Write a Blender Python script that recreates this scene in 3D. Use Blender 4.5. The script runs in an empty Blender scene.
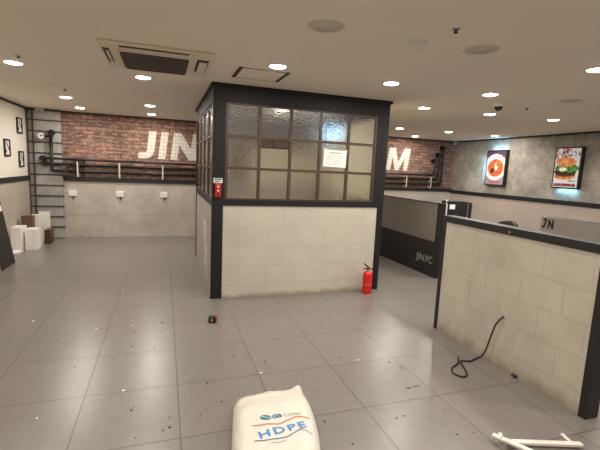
import bpy, bmesh, math, random
from mathutils import Vector, Matrix, noise
random.seed(7)
S = bpy.context.scene
C = S.collection

# ------------------------------------------------------------------ camera, light, exposure
cam = bpy.data.cameras.new('camera'); co = bpy.data.objects.new('camera', cam); C.objects.link(co)
RT = ((0.9471193, -0.3177730, 0.0445567), (0.0022703, 0.1454897, 0.9893572), (0.3208736, 0.9369381, -0.1385176))
CAMZ = 1.59
m = Matrix.Identity(4)
for i in range(3):
    m[i][0] = RT[0][i]; m[i][1] = RT[1][i]; m[i][2] = -RT[2][i]
m[2][3] = CAMZ
co.matrix_world = m
cam.sensor_width = 36; cam.lens = 401.8 / 600 * 36; cam.clip_start = .02
S.camera = co
w = bpy.data.worlds.new('world'); S.world = w; w.use_nodes = True
w.node_tree.nodes['Background'].inputs[0].default_value = (.9, .8, .7, 1)
w.node_tree.nodes['Background'].inputs[1].default_value = .02
S.view_settings.view_transform = 'Standard'; S.view_settings.look = 'None'
S.cycles.diffuse_bounces = 8; S.cycles.max_bounces = 14
S.view_settings.exposure = 0.25; S.view_settings.gamma = 1; S.view_settings.use_curve_mapping = False
LAMP_W = 14.0
LAMP_COL = (1.0, .94, .87)
H = 2.5

# ------------------------------------------------------------------ helpers
def lin(c):
    return tuple((v / 255 / 12.92 if v / 255 <= .04045 else ((v / 255 + .055) / 1.055) ** 2.4) for v in c) + (1,)

def link(o, parent=None):
    C.objects.link(o)
    if parent is not None:
        o.parent = parent
        o.matrix_parent_inverse = Matrix.Translation(-parent.location) if parent.parent is None and parent.type == 'EMPTY' else Matrix.Identity(4)
    return o

def mk(name, bm, mat, parent=None, smooth=False, bevel=0, label=None):
    bmesh.ops.recalc_face_normals(bm, faces=bm.faces)
    me = bpy.data.meshes.new(name); bm.to_mesh(me); bm.free()
    if mat: me.materials.append(mat)
    if smooth:
        for p in me.polygons: p.use_smooth = True
    o = bpy.data.objects.new(name, me); link(o, parent)
    if bevel:
        b = o.modifiers.new('bevel', 'BEVEL'); b.width = bevel; b.segments = 2; b.limit_method = 'ANGLE'
    if label: o['label'] = label
    return o

def tag(o, label, cat, group=None, kind=None):
    o['label'] = label; o['category'] = cat
    if group: o['group'] = group
    if kind: o['kind'] = kind
    return o

def thing(name, label, cat, loc=(0, 0, 0), group=None):
    o = bpy.data.objects.new(name, None); o.location = loc; o.empty_display_size = .1; C.objects.link(o)
    return tag(o, label, cat, group)

def dup(root, loc, label=None):
    r = root.copy(); C.objects.link(r); r.location = loc
    if label: r['label'] = label
    for ch in list(root.children):
        c = ch.copy(); C.objects.link(c); c.parent = r; c.matrix_parent_inverse = ch.matrix_parent_inverse.copy()
        for g in list(ch.children):
            d = g.copy(); C.objects.link(d); d.parent = c
    return r

def struct(o):
    o['kind'] = 'structure'; return o

def box(bm, x0, x1, y0, y1, z0, z1, M=None):
    vs = [bm.verts.new(p) for p in ((x0, y0, z0), (x1, y0, z0), (x1, y1, z0), (x0, y1, z0), (x0, y0, z1), (x1, y0, z1), (x1, y1, z1), (x0, y1, z1))]
    if M is not None:
        for v in vs: v.co = M @ v.co
    for f in ((0, 3, 2, 1), (4, 5, 6, 7), (0, 1, 5, 4), (1, 2, 6, 5), (2, 3, 7, 6), (3, 0, 4, 7)):
        bm.faces.new([vs[i] for i in f])
    return bm

def B(*a, M=None):
    return box(bmesh.new(), *a, M=M)

def tube(bm, pts, r, seg=12, caps=True, closed=False):
    pts = [Vector(p) for p in pts]; n = len(pts); rings = []
    up = None
    for i, p in enumerate(pts):
        d = (pts[(i + 1) % n if closed else min(i + 1, n - 1)] - pts[(i - 1) % n if closed else max(i - 1, 0)]).normalized()
        if up is None:
            up = d.orthogonal().normalized()
        up = (up - d * up.dot(d)).normalized()
        s = d.cross(up)
        rr = r[i] if isinstance(r, (list, tuple)) else r
        rings.append([bm.verts.new(p + (up * math.cos(a) + s * math.sin(a)) * rr) for a in [2 * math.pi * k / seg for k in range(seg)]])
    for i in range(n if closed else n - 1):
        A, Bq = rings[i], rings[(i + 1) % n]
        for k in range(seg):
            bm.faces.new((A[k], A[(k + 1) % seg], Bq[(k + 1) % seg], Bq[k]))
    if caps and not closed:
        bm.faces.new(rings[0]); bm.faces.new(rings[-1][::-1])
    return bm

def rounded(pts, rad, n=5):
    """Polyline with rounded inner corners."""
    pts = [Vector(p) for p in pts]; out = [pts[0]]
    for i in range(1, len(pts) - 1):
        a = (pts[i - 1] - pts[i]).normalized(); b = (pts[i + 1] - pts[i]).normalized()
        p0 = pts[i] + a * rad; p1 = pts[i] + b * rad
        for k in range(n + 1):
            t = k / n
            out.append(p0 * (1 - t) ** 2 + pts[i] * 2 * t * (1 - t) + p1 * t * t)
    out.append(pts[-1]); return out

def spline(pts, n=8):
    pts = [Vector(p) for p in pts]; out = []
    for i in range(len(pts) - 1):
        p0 = pts[max(i - 1, 0)]; p1 = pts[i]; p2 = pts[i + 1]; p3 = pts[min(i + 2, len(pts) - 1)]
        for k in range(n):
            t = k / n
            out.append(.5 * ((2 * p1) + (p2 - p0) * t + (2 * p0 - 5 * p1 + 4 * p2 - p3) * t * t + (3 * p1 - p0 - 3 * p2 + p3) * t ** 3))
    out.append(pts[-1]); return out

def lathe(bm, prof, cx=0, cy=0, cz=0, seg=32):
    rings = []
    for r, z in prof:
        if r < 1e-6:
            rings.append([bm.verts.new((cx, cy, cz + z))])
        else:
            rings.append([bm.verts.new((cx + r * math.cos(2 * math.pi * k / seg), cy + r * math.sin(2 * math.pi * k / seg), cz + z)) for k in range(seg)])
    for A, Bq in zip(rings, rings[1:]):
        if len(A) == 1 and len(Bq) == 1: continue
        for k in range(seg):
            k2 = (k + 1) % seg
            if len(A) == 1: bm.faces.new((A[0], Bq[k], Bq[k2]))
            elif len(Bq) == 1: bm.faces.new((A[k], A[k2], Bq[0]))
            else: bm.faces.new((A[k], A[k2], Bq[k2], Bq[k]))
    return bm

def prism(bm, poly, fn, depth):
    """poly of 2-D points -> solid; fn maps (a, b, depth) to 3-D."""
    f0 = [bm.verts.new(fn(a, b, 0)) for a, b in poly]
    f1 = [bm.verts.new(fn(a, b, depth)) for a, b in poly]
    bm.faces.new(f0); bm.faces.new(f1[::-1])
    n = len(poly)
    for i in range(n):
        bm.faces.new((f0[i], f0[(i + 1) % n], f1[(i + 1) % n], f1[i]))
    return bm

def text_bm(s, size, fn, bold=0.0, shear=0.0, extrude=.001, space=1.0, width=None):
    """Letters as a bmesh; fn maps (a, b, c) of the flat lettering to 3-D. width: stretch to this length."""
    cu = bpy.data.curves.new('lettering', 'FONT'); cu.body = s; cu.size = size; cu.offset = bold; cu.shear = shear
    cu.extrude = extrude; cu.space_character = space; cu.resolution_u = 3
    o = bpy.data.objects.new('lettering', cu); C.objects.link(o)
    dg = bpy.context.evaluated_depsgraph_get()
    me = bpy.data.meshes.new_from_object(o.evaluated_get(dg))
    bm = bmesh.new(); bm.from_mesh(me)
    bpy.data.objects.remove(o); bpy.data.curves.remove(cu); bpy.data.meshes.remove(me)
    k = 1
    if width:
        x1 = max(v.co.x for v in bm.verts); x0 = min(v.co.x for v in bm.verts); k = width / (x1 - x0)
        for v in bm.verts: v.co.x = (v.co.x - x0) * k
    for v in bm.verts: v.co = Vector(fn(v.co.x, v.co.y, v.co.z))
    return bm

# ------------------------------------------------------------------ materials
class N:
    def __init__(s, name):
        s.m = bpy.data.materials.new(name); s.m.use_nodes = True
        s.t = s.m.node_tree; s.b = s.t.nodes['Principled BSDF']
    def n(s, typ, **kw):
        x = s.t.nodes.new(typ)
        for k, v in kw.items(): setattr(x, k, v)
        return x
    def l(s, a, b): s.t.links.new(a, b)
    def inp(s, sock, v):
        if isinstance(v, (int, float)): sock.default_value = v
        elif isinstance(v, tuple): sock.default_value = v if sock.type != 'VECTOR' else v[:3]
        else: s.l(v, sock)
    def math(s, op, a, b=0.0, c=0.0, clamp=False):
        x = s.n('ShaderNodeMath', operation=op); x.use_clamp = clamp
        for i, v in enumerate((a, b, c)): s.inp(x.inputs[i], v)
        return x.outputs[0]
    def mix(s, f, a, b, mode='MIX'):
        x = s.n('ShaderNodeMix', data_type='RGBA', blend_type=mode)
        s.inp(x.inputs[0], f); s.inp(x.inputs[6], a); s.inp(x.inputs[7], b)
        return x.outputs[2]
    def ramp(s, f, lo, hi):
        x = s.n('ShaderNodeMapRange'); s.inp(x.inputs[0], f); x.inputs[1].default_value = lo; x.inputs[2].default_value = hi
        return x.outputs[0]
    def pos(s):
        if not hasattr(s, '_p'):
            s._p = s.n('ShaderNodeNewGeometry').outputs['Position']
            x = s.n('ShaderNodeSeparateXYZ'); s.l(s._p, x.inputs[0]); s.xyz = x.outputs
        return s._p
    def vec(s, a, b, c=0.0):
        x = s.n('ShaderNodeCombineXYZ')
        for i, v in enumerate((a, b, c)): s.inp(x.inputs[i], v)
        return x.outputs[0]
    def noise(s, scale, detail=3, vec=None, rough=.55):
        x = s.n('ShaderNodeTexNoise'); x.inputs['Scale'].default_value = scale; x.inputs['Detail'].default_value = detail
        x.inputs['Roughness'].default_value = rough
        s.l(vec if vec is not None else s.pos(), x.inputs['Vector']); return x.outputs['Fac']
    def bump(s, h, dist, strength=1.0):
        x = s.n('ShaderNodeBump'); x.inputs['Strength'].default_value = strength; x.inputs['Distance'].default_value = dist
        s.l(h, x.inputs['Height']); s.l(x.outputs[0], s.b.inputs['Normal'])
    def set(s, **kw):
        for k, v in kw.items(): s.inp(s.b.inputs[k.replace('_', ' ')], v)
        return s
    def brick(s, vec, w, h, mortar, off=.5, c1=(0, 0, 0, 1), c2=(1, 1, 1, 1), cm=(0, 0, 0, 1), smooth=.1, bias=0.0):
        x = s.n('ShaderNodeTexBrick'); x.offset = off; x.squash = 1
        s.l(vec, x.inputs['Vector']); x.inputs['Scale'].default_value = 1
        for k, v in (('Color1', c1), ('Color2', c2), ('Mortar', cm), ('Mortar Size', mortar), ('Mortar Smooth', smooth), ('Bias', bias), ('Brick Width', w), ('Row Height', h)):
            x.inputs[k].default_value = v
        return x.outputs['Color'], x.outputs['Fac']

def plain(name, rgb, rough=.5, metal=0.0, spec=.5, var=.06, emis=None):
    k = N(name); c = lin(rgb)
    d = k.noise(9, 3)
    col = k.mix(d, tuple(v * (1 - var) for v in c[:3]) + (1,), tuple(min(1, v * (1 + var)) for v in c[:3]) + (1,))
    k.set(Base_Color=col, Roughness=rough, Metallic=metal)
    k.b.inputs['Specular IOR Level'].default_value = spec
    if emis:
        k.set(Emission_Color=lin(emis[0]), Emission_Strength=float(emis[1]))
    return k.m

def tile_mat(name, axis, w, h, rgb, oz=0.0, oh=0.0, var=.10, off=.5, mort=.0022, joint=.62, dirt=None):
    k = N(name); k.pos(); hx = k.xyz[0] if axis == 'x' else k.xyz[1]
    v = k.vec(k.math('SUBTRACT', hx, oh), k.math('SUBTRACT', k.xyz[2], oz))
    _, f = k.brick(v, w, h, mort, off)
    tint, _ = k.brick(v, w, h, mort, off, c1=(.0, .0, .0, 1), c2=(1, 1, 1, 1))
    c = lin(rgb)
    n1 = k.noise(3.2, 5, rough=.65); n2 = k.noise(28, 4)
    a = k.mix(k.ramp(n1, .3, .7), tuple(q * (1 - var) for q in c[:3]) + (1,), tuple(min(1, q * (1 + var * .6)) for q in c[:3]) + (1,))
    a = k.mix(k.math('MULTIPLY', k.ramp(n2, .45, .75), .16), a, tuple(q * .72 for q in c[:3]) + (1,))
    sx = k.n('ShaderNodeSeparateColor'); k.l(tint, sx.inputs[0])
    a = k.mix(k.math('MULTIPLY', sx.outputs[0], .10), a, tuple(q * .8 for q in c[:3]) + (1,))
    if dirt:   # grime with a ragged edge near the floor
        e = k.math('ADD', k.xyz[2], k.math('MULTIPLY', k.math('SUBTRACT', k.noise(6, 4), .5), dirt * 2))
        g = k.n('ShaderNodeMapRange'); k.l(e, g.inputs[0]); g.inputs[1].default_value = 0; g.inputs[2].default_value = dirt
        g.inputs[3].default_value = .8; g.inputs[4].default_value = 0
        a = k.mix(g.outputs[0], a, tuple(v * f_ for v, f_ in zip(c[:3], (.52, .46, .36))) + (1,))
    a = k.mix(f, a, tuple(q * joint for q in c[:3]) + (1,))
    k.set(Base_Color=a, Roughness=.42)
    k.bump(k.math('SUBTRACT', k.math('MULTIPLY', n2, .15), f), .002, .6)
    return k.m

def brick_mat(name, paint=False):
    k = N(name); k.pos()
    v = k.vec(k.xyz[0], k.math('ADD', k.xyz[2], k.math('MULTIPLY', k.noise(2.5, 2), .012)))
    col, f = k.brick(v, .24, .0745, .009, .5, c1=(0, 0, 0, 1), c2=(1, 1, 1, 1), cm=(0, 0, 0, 1), smooth=.25)
    sx = k.n('ShaderNodeSeparateColor'); k.l(col, sx.inputs[0]); r = sx.outputs[0]
    n1 = k.noise(14, 4); n2 = k.noise(60, 3)
    if paint:
        a = k.mix(n1, lin((226, 220, 208)), lin((206, 200, 188)))
        a = k.mix(k.ramp(n2, .55, .8), a, lin((176, 160, 146)))
        a = k.mix(f, a, lin((192, 182, 168)))
    else:
        a = k.mix(r, lin((98, 70, 60)), lin((172, 122, 102)))
        a = k.mix(k.math('MULTIPLY', k.ramp(n1, .40, .72), .7), a, lin((92, 70, 62)))
        a = k.mix(k.math('MULTIPLY', k.ramp(n2, .52, .75), .7), a, lin((190, 166, 148)))
        n3 = k.noise(1, 3, k.vec(k.math('MULTIPLY', k.xyz[0], 9.0), k.math('MULTIPLY', k.xyz[2], 26.0)))
        a = k.mix(k.math('MULTIPLY', k.ramp(n3, .52, .66), .6), a, lin((190, 160, 140)))
        a = k.mix(f, a, k.mix(k.ramp(n3, .35, .7), lin((58, 48, 44)), lin((132, 116, 106))))
    k.set(Base_Color=a, Roughness=.85)
    k.bump(k.math('SUBTRACT', k.math('MULTIPLY', n2, .35), f), .006, .8)
    return k.m

def floor_mat():
    k = N('floor_tile'); k.pos()
    v = k.vec(k.math('SUBTRACT', k.xyz[0], .09), k.math('SUBTRACT', k.xyz[1], 2.843))
    t, f = k.brick(v,   .6, .6, .004, 0.0, smooth=.2)
    sx = k.n('ShaderNodeSeparateColor'); k.l(t, sx.inputs[0])
    st = k.noise(1, 4, k.vec(k.math('MULTIPLY', k.xyz[0], 46.0), k.math('MULTIPLY', k.xyz[1], 2.4)))
    n1 = k.noise(1.3, 5, rough=.65); n2 = k.noise(11, 2)
    a = k.mix(st, lin((118, 113, 108)), lin((131, 125, 119)))
    a = k.mix(k.math('MULTIPLY', sx.outputs[0], .25), a, lin((108, 103, 99)))
    a = k.mix(k.math('MULTIPLY', k.ramp(n1, .40, .80), .12), a, lin((106, 99, 92)))
    a = k.mix(k.math('MULTIPLY', k.ramp(n2, .45, .95), .25), a, lin((82, 74, 66)))
    a = k.mix(k.math('MULTIPLY', f, .75), a, lin((58, 54, 50)))
    k.set(Base_Color=a, Roughness=k.math('ADD', .28, k.math('MULTIPLY', k.ramp(n1, .3, .8), .03)))
    k.b.inputs['Specular IOR Level'].default_value = .55
    k.bump(k.math('SUBTRACT', k.math('MULTIPLY', st, .02), f), .0012, .35)
    return k.m

def concrete_mat(name, a0, a1, axis, w, h, joint=.75, patch=1.0, off=0.0):
    k = N(name); k.pos(); hx = k.xyz[0] if axis == 'x' else k.xyz[1]
    _, f = k.brick(k.vec(hx, k.xyz[2]), w, h, .0035, off)
    n1 = k.noise(1.5, 6, rough=.7); n2 = k.noise(9, 5, rough=.7); n3 = k.noise(40, 3)
    a = k.mix(k.ramp(n1, .36, .64), lin(a0), lin(a1))
    a = k.mix(k.math('MULTIPLY', k.ramp(n2, .5, .8), .35 * patch), a, tuple(q * .68 for q in lin(a0)[:3]) + (1,))
    a = k.mix(k.math('MULTIPLY', f, .7), a, tuple(q * joint for q in lin(a0)[:3]) + (1,))
    k.set(Base_Color=a, Roughness=.7)
    k.bump(k.math('SUBTRACT', k.math('MULTIPLY', n3, .2), f), .002, .5)
    return k.m

def glass_mat(name, rough, bscale, bdist):
    k = N(name)
    k.set(Base_Color=(.93, .92, .86, 1), Roughness=rough, Transmission_Weight=1.0, IOR=1.45)
    if bscale:
        v = k.n('ShaderNodeTexVoronoi', feature='SMOOTH_F1'); v.inputs['Scale'].default_value = bscale; k.l(k.pos(), v.inputs['Vector'])
        k.bump(k.math('ADD', v.outputs['Distance'], k.math('MULTIPLY', k.noise(bscale * 2, 2), .4)), bdist)
    return k.m

M_floor = floor_mat()
M_ceil = plain('ceiling_paint', (243, 232, 217), .9, var=.03)
M_brick = brick_mat('brick_wall'); M_paint = brick_mat('painted_brick', True)
M_back_low = concrete_mat('wall_panel_tile', (170, 161, 149), (192, 183, 170), 'x', .87, .45)
M_left_up = plain('wallpaper_cream', (226, 218, 204), .8, var=.03)
M_left_low = tile_mat('left_wall_tile', 'y', .6, .3, (180, 168, 152))
M_right_up = concrete_mat('bare_concrete', (128, 122, 111), (190, 184, 169), 'y', 1.2, .8, patch=1.6)
M_right_low = tile_mat('right_wall_tile', 'y', .6, .3, (190, 176, 163), oz=.07)
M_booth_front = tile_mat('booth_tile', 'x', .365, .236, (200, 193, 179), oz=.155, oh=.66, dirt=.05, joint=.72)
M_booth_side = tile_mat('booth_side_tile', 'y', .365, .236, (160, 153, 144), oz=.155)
M_half = tile_mat('half_wall_tile', 'y', .365, .236, (190, 183, 166), oz=.155, dirt=.12, var=.16, joint=.70)
M_black = plain('charcoal_metal', (29, 30, 33), .55, 0, .3)
M_blackwood = plain('black_trim', (27, 26, 26), .5)
M_counter = plain('black_laminate', (30, 27, 26), .5)
M_muntin = plain('bronze_muntin', (74, 54, 42), .45)
M_glass = glass_mat('pebbled_glass', .16, 48, .006)
M_clear = glass_mat('clear_glass', .0, 0, 0)
M_steel = plain('brushed_steel', (176, 172, 172), .34, 1.0)
M_white = plain('white_plastic', (226, 222, 212), .45)
M_whitelam = plain('white_laminate', (240, 237, 230), .4)
M_pipe = plain('black_iron_pipe', (44, 42, 42), .4, .6)
M_red = plain('red_enamel', (206, 34, 28), .25)
M_blackpl = plain('black_plastic', (26, 26, 27), .45)
M_brown = plain('brown_wood', (96, 66, 50), .5)
M_grille = plain('dark_grille', (104, 97, 90), .6)
M_offwhite = plain('aged_offwhite', (228, 217, 198), .6)
M_grey = plain('grey_plastic', (150, 140, 128), .6)
M_col = concrete_mat('column_concrete', (146, 145, 140), (174, 172, 167), 'x', 3, 3)
M_strip = plain('dark_band', (64, 56, 54), .5)
M_interior = plain('booth_interior', (214, 204, 178), .7)
M_ply = plain('plywood_edge', (196, 152, 96), .7)
M_paper = plain('paper_white', (240, 238, 230), .8)
M_bracket = plain('bracket_white', (196, 190, 180), .5)
M_lamp = plain('lamp_diffuser', (255, 250, 240), .5, emis=((255, 244, 230), 22))
M_led = plain('led_strip', (170, 215, 255), .5, emis=((120, 195, 255), 2.2))
M_cableblack = plain('cable_rubber', (40, 34, 30), .5)
M_yellow = plain('yellow_label', (150, 132, 56), .6)
M_steelplain = plain('chrome', (200, 198, 194), .2, 1.0)
M_blue = plain('print_blue', (74, 138, 198), .7); M_teal = plain('print_teal', (40, 122, 150), .7)
M_redp = plain('print_red', (214, 110, 90), .7); M_navy = plain('print_navy', (84, 104, 140), .7); M_lgrey = plain('print_grey', (170, 172, 170), .7)
M_debris = plain('dark_crumb', (70, 60, 52), .9); M_chip = plain('white_crumb', (232, 228, 220), .8)
M_green = plain('sign_green', (60, 130, 100), .6)
M_ink = plain('dark_ink', (14, 13, 13), .9)
M_signgrey = plain('lettering_silver', (150, 148, 145), .4, .3)

# ------------------------------------------------------------------ structure
XL, XR, YB, YR = -2.45, 7.43, 9.13, -2.6
struct(mk('floor', B(XL - .1, XR + .1, YR - .1, YB + .1, -.12, 0), M_floor))
struct(mk('ceiling', B(XL - .1, XR + .1, YR - .1, YB + .1, H, H + .12), M_ceil))
wb = struct(mk('wall_back', B(XL, XR, YB, YB + .1, 0, H), M_brick))
struct(mk('lower_panel', B(-1.9, XR, YB - .025, YB, 0, 1.15), M_back_low, wb, label='beige panelled lower wall'))
sh = .13
def letter(poly, x0, z0):
    return prism(bmesh.new(), poly, lambda a, b, d: (x0 + a + sh * b, YB - .0035 + d, z0 + b), .0034)
J = [(0, .13), (0, 0), (.15, 0), (.235, .025), (.285, .085), (.30, .17), (.30, .57), (.155, .57), (.155, .17), (.14, .14), (.11, .13)]
I = [(0, 0), (.145, 0), (.145, .57), (0, .57)]
Nn = [(0, 0), (.14, 0), (.14, .32), (.38, 0), (.53, 0), (.53, .57), (.39, .57), (.39, .25), (.15, .57), (0, .57)]
Mm = [(0, 0), (.13, 0), (.13, .35), (.26, 0), (.37, 0), (.5, .35), (.5, 0), (.63, 0), (.63, .57), (.45, .57), (.315, .2), (.18, .57), (0, .57)]
for p, x0 in ((J, -.51), (I, -.115), (Nn, .135), (Mm, 5.37)):
    mk('painted_letter', letter(p, x0, 1.66), M_paint, wb, label='white painted letter')
wl = struct(mk('wall_left', B(XL - .1, XL, YR, YB, 0, H), M_left_up))
struct(mk('lower_panel', B(XL, XL + .012, YR, YB, 0, 1.15), M_left_low, wl, label='beige tiled lower wall'))
wr = struct(mk('wall_right', B(XR, XR + .1, YR, YB, 0, H), M_right_up))
struct(mk('lower_panel', B(XR - .012, XR, YR, YB, 0, 1.12), M_right_low, wr, label='beige tiled lower wall'))
struct(mk('wall_rear', B(XL, XR, YR - .1, YR, 0, H), M_left_up))
struct(mk('trim_1', B(-1.88, XR - .03, YB - .055, YB, 1.15, 1.235), M_blackwood))
struct(mk('trim_2', B(XL, XL + .03, YR, YB - .14, 1.15, 1.235), M_blackwood))
struct(mk('trim_3', B(XR - .035, XR, YR, YB, 1.12, 1.205), M_blackwood))
struct(mk('trim_4', B(XL, XL + .02, YR, YB - .13, H - .03, H), M_blackwood))
struct(mk('trim_5', B(-1.88, XR, YB - .02, YB, H - .025, H), M_blackwood))
struct(mk('trim_6', B(XR - .03, XR, YR, YB - .02, H - .03, H), M_blackwood))

# column in the back left corner
col = thing('corner_column', 'grey concrete column with dark horizontal bands in the back left corner', 'column', (-2.16, 9.06, 0))
mk('shaft', B(XL + .014, -1.885, 8.99, 9.13, 0, H), M_col, col, bevel=.03)
for i in range(11):
    z = 2.285 - .205 * i
    mk('band', box(B(XL + .014, -1.878, 8.978, 8.99, z - .012, z + .012), -1.885, -1.873, 8.978, 9.07, z - .012, z + .012), M_strip, col)
mk('upright', B(-2.352, -2.330, 8.955, 8.985, .36, H - .03), M_strip, col)
mk('upright', B(-2.437, -2.425, 8.955, 8.985, .1, H - .03), M_strip, col)
mk('top_rail', B(XL + .02, -1.87, 8.965, 8.99, H - .045, H - .012), M_strip, col)
s = thing('motion_sensor', 'small white sensor at the ceiling above the grey column', 'sensor', (-2.2, 8.93, 2.45))
mk('housing', B(-2.27, -2.14, 8.88, 8.955, 2.44, 2.496), M_white, s, bevel=.01)
mk('lens', B(-2.25, -2.16, 8.872, 8.88, 2.448, 2.47), M_grey, s)
s = thing('corner_sensor', 'small white sensor at the ceiling in the back right corner', 'sensor', (7.33, 9.0, 2.42))
mk('housing', B(7.31, 7.39, 8.97, 9.05, 2.40, 2.475), M_white, s, bevel=.01)
mk('lens', B(7.325, 7.375, 8.965, 8.97, 2.415, 2.45), M_grey, s)

# ------------------------------------------------------------------ ceiling lamps
L = thing('ceiling_downlight', 'round lit downlight nearest the left edge of the ceiling', 'ceiling light', (-1.40, 4.83, H), 'round recessed downlights in the ceiling')
bm = bmesh.new(); lathe(bm, [(.075, 0), (.075, -.006), (.092, -.006), (.097, 0)], -1.40, 4.83, H - .0005)
mk('rim', bm, M_white, L, True)
bm = bmesh.new(); lathe(bm, [(0, -.016), (.05, -.014), (.0745, -.006), (.0745, 0)], -1.40, 4.83, H - .0005)
mk('diffuser', bm, M_lamp, L)
ld = bpy.data.lights.new('downlight_glow', 'AREA'); ld.shape = 'DISK'; ld.size = .15; ld.energy = LAMP_W; ld.color = LAMP_COL
lo = bpy.data.objects.new('downlight_glow', ld); lo.location = (-1.40, 4.83, H - .02); link(lo, L)
for x, y, t in (
        (-1.39, 7.06, 'round lit downlight above the grey column, the nearer of that pair'),
        (-1.42, 8.31, 'round lit downlight above the grey column, the farther one beside the brick wall'),
        (-.21, 4.87, 'round lit downlight just beyond the ceiling air conditioner'),
        (-.21, 7.19, 'round lit downlight above the white JIN lettering, nearer of the two'),
        (-.22, 8.43, 'round lit downlight above the white JIN lettering, farther one near the bricks'),
        (.98, 3.68, 'round lit downlight next to the square ceiling hatch in front of the glazed booth'),
        (2.21, 3.77, 'round lit downlight by the top right front corner of the glazed booth'),
        (3.41, 4.89, 'round lit downlight right of the booth, between booth corner and dome camera'),
        (3.43, 3.71, 'round lit downlight in front of the black dome camera'),
        (4.49, 4.83, 'round lit downlight just beyond the black dome camera'),
        (5.62, 4.74, 'round lit downlight above the burger poster'),
        (3.35, 2.48, 'round lit downlight at the right edge of the photo'),
        (4.57, 7.33, 'round lit downlight right of the booth above the painted letter M'),
        (5.78, 8.56, 'round lit downlight closest to the bricks right of the booth'),
        (5.68, 7.21, 'round lit downlight in front of the back right corner of the room'),
        (6.87, 7.17, 'round lit downlight above the soup poster')):
    dup(L, (x, y, H), t)
# lamps of the same ceiling above and behind the viewpoint
for x, y in ((-1.4, 1.3), (-.2, 1.2), (1.0, 1.2), (2.2, 1.2), (3.4, 1.2), (4.6, 2.5), (5.8, 2.5), (-1.4, -1.1), (1.0, -1.1), (3.4, -1.1), (5.8, 0)):
    o = bpy.data.objects.new('downlight_glow', ld); o.location = (x, y, H - .012); C.objects.link(o)

# air conditioner cassette
ac = thing('air_conditioner', 'square off-white ceiling cassette air conditioner with dark grille', 'air conditioner', (-.04, 3.96, H))
x0, x1, y0, y1 = -.49, .41, 3.53, 4.40
mk('panel', B(x0, x1, y0, y1, H - .028, H), M_offwhite, ac, bevel=.012)
mk('intake_frame', B(-.36, .225, 3.68, 4.27, H - .036, H - .028), M_offwhite, ac, bevel=.004)
bm = B(-.335, .203, 3.71, 4.24, H - .040, H - .036)
mk('intake_grille', bm, M_blackpl, ac)
bm = bmesh.new()
for i in range(24):
    x = -.335 + .538 * i / 23; box(bm, x - .003, x + .003, 3.71, 4.24, H - .046, H - .040)
for i in range(14):
    y = 3.71 + .53 * i / 13; box(bm, -.335, .203, y - .003, y + .003, H - .047, H - .041)
mk('grille_bars', bm, M_grille, ac)
for a in ((-.33, .2, 3.555, 3.605), (-.33, .2, 4.335, 4.375), (-.462, -.415, 3.68, 4.13), (.275, .372, 3.70, 4.14)):
    sl = mk('air_outlet', B(*a, H - .034, H - .027), M_blackpl, ac)
    horiz = a[1] - a[0] > a[3] - a[2]
    if horiz: q = (a[0], a[1], a[2] + .022, a[3] - .008)
    else: q = (a[0] + .022, a[1] - .008, a[2] + .05, a[3])
    mk('louver', B(*q, H - .040, H - .034), M_offwhite, sl)
# round ceiling fittings
def disc(name, label, cat, x, y, r, h, mat, dome=False, group=None):
    t = thing(name, label, cat, (x, y, H), group)
    bm = bmesh.new(); lathe(bm, [(0, -h), (r * .86, -h), (r, -h * .4), (r, 0)], x, y, H)
    mk('cover', bm, mat, t, True)
    bm = bmesh.new(); lathe(bm, [(r * 1.0, -h * .3), (r * 1.08, -h * .3), (r * 1.1, 0)], x, y, H - .0005); mk('ring', bm, M_offwhite, t, True)
    return t
M_spk = plain('speaker_mesh', (214, 202, 186), .9)
for x, y, t in ((.985, 2.54, 'round flush ceiling speaker nearest the camera, right of the air conditioner'),
                (2.173, 2.488, 'round flush ceiling speaker behind the sprinkler'),
                (4.41, 3.53, 'round flush ceiling speaker right of the dome camera')):
    k = disc('ceiling_speaker', t, 'speaker', x, y, .115, .006, M_spk, group='round ceiling speakers')
    bm = bmesh.new()
    for q in (.03, .06, .09):
        lathe(bm, [(q - .003, -.0075), (q + .003, -.0075), (q + .003, -.006), (q - .003, -.006)], x, y, H)
    mk('mesh_rings', bm, M_spk, k)
for x, y, t in ((4.461, 5.995, 'faint round ceiling cover between the booth and the dome camera'),
                (5.648, 5.941, 'faint round ceiling cover above the soup poster'),
                (-1.41, 6.0, 'faint round ceiling cover in the middle of the left ceiling'),
                (-.2, 6.015, 'faint round ceiling cover beyond the air conditioner')):
    disc('ceiling_cover', t, 'ceiling cover', x, y, .10, .004, M_ceil, group='faint ceiling covers')
t = thing('smoke_detector', 'white round smoke detector on the ceiling left of the sprinkler', 'smoke detector', (1.68, 2.548, H))
bm = bmesh.new(); lathe(bm, [(0, -.045), (.035, -.043), (.05, -.03), (.055, -.012), (.07, -.010), (.075, 0)], 1.68, 2.548, H); mk('body', bm, M_white, t, True)
bm = bmesh.new(); lathe(bm, [(0, -.05), (.012, -.05), (.012, -.04)], 1.68, 2.548, H); mk('indicator', bm, M_offwhite, t, True)
t = thing('sprinkler', 'small dark sprinkler head on the ceiling right of the smoke detector', 'sprinkler', (1.738, 2.228, H))
bm = bmesh.new(); lathe(bm, [(0, -.006), (.022, -.006), (.026, 0)], 1.738, 2.228, H); mk('escutcheon', bm, M_grey, t, True)
bm = bmesh.new(); lathe(bm, [(0, -.021), (.006, -.021), (.008, -.006)], 1.738, 2.228, H); mk('stem', bm, M_pipe, t, True)
bm = bmesh.new(); lathe(bm, [(0, -.024), (.014, -.024), (.014, -.021), (0, -.021)], 1.738, 2.228, H); mk('deflector', bm, M_pipe, t, True)
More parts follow.
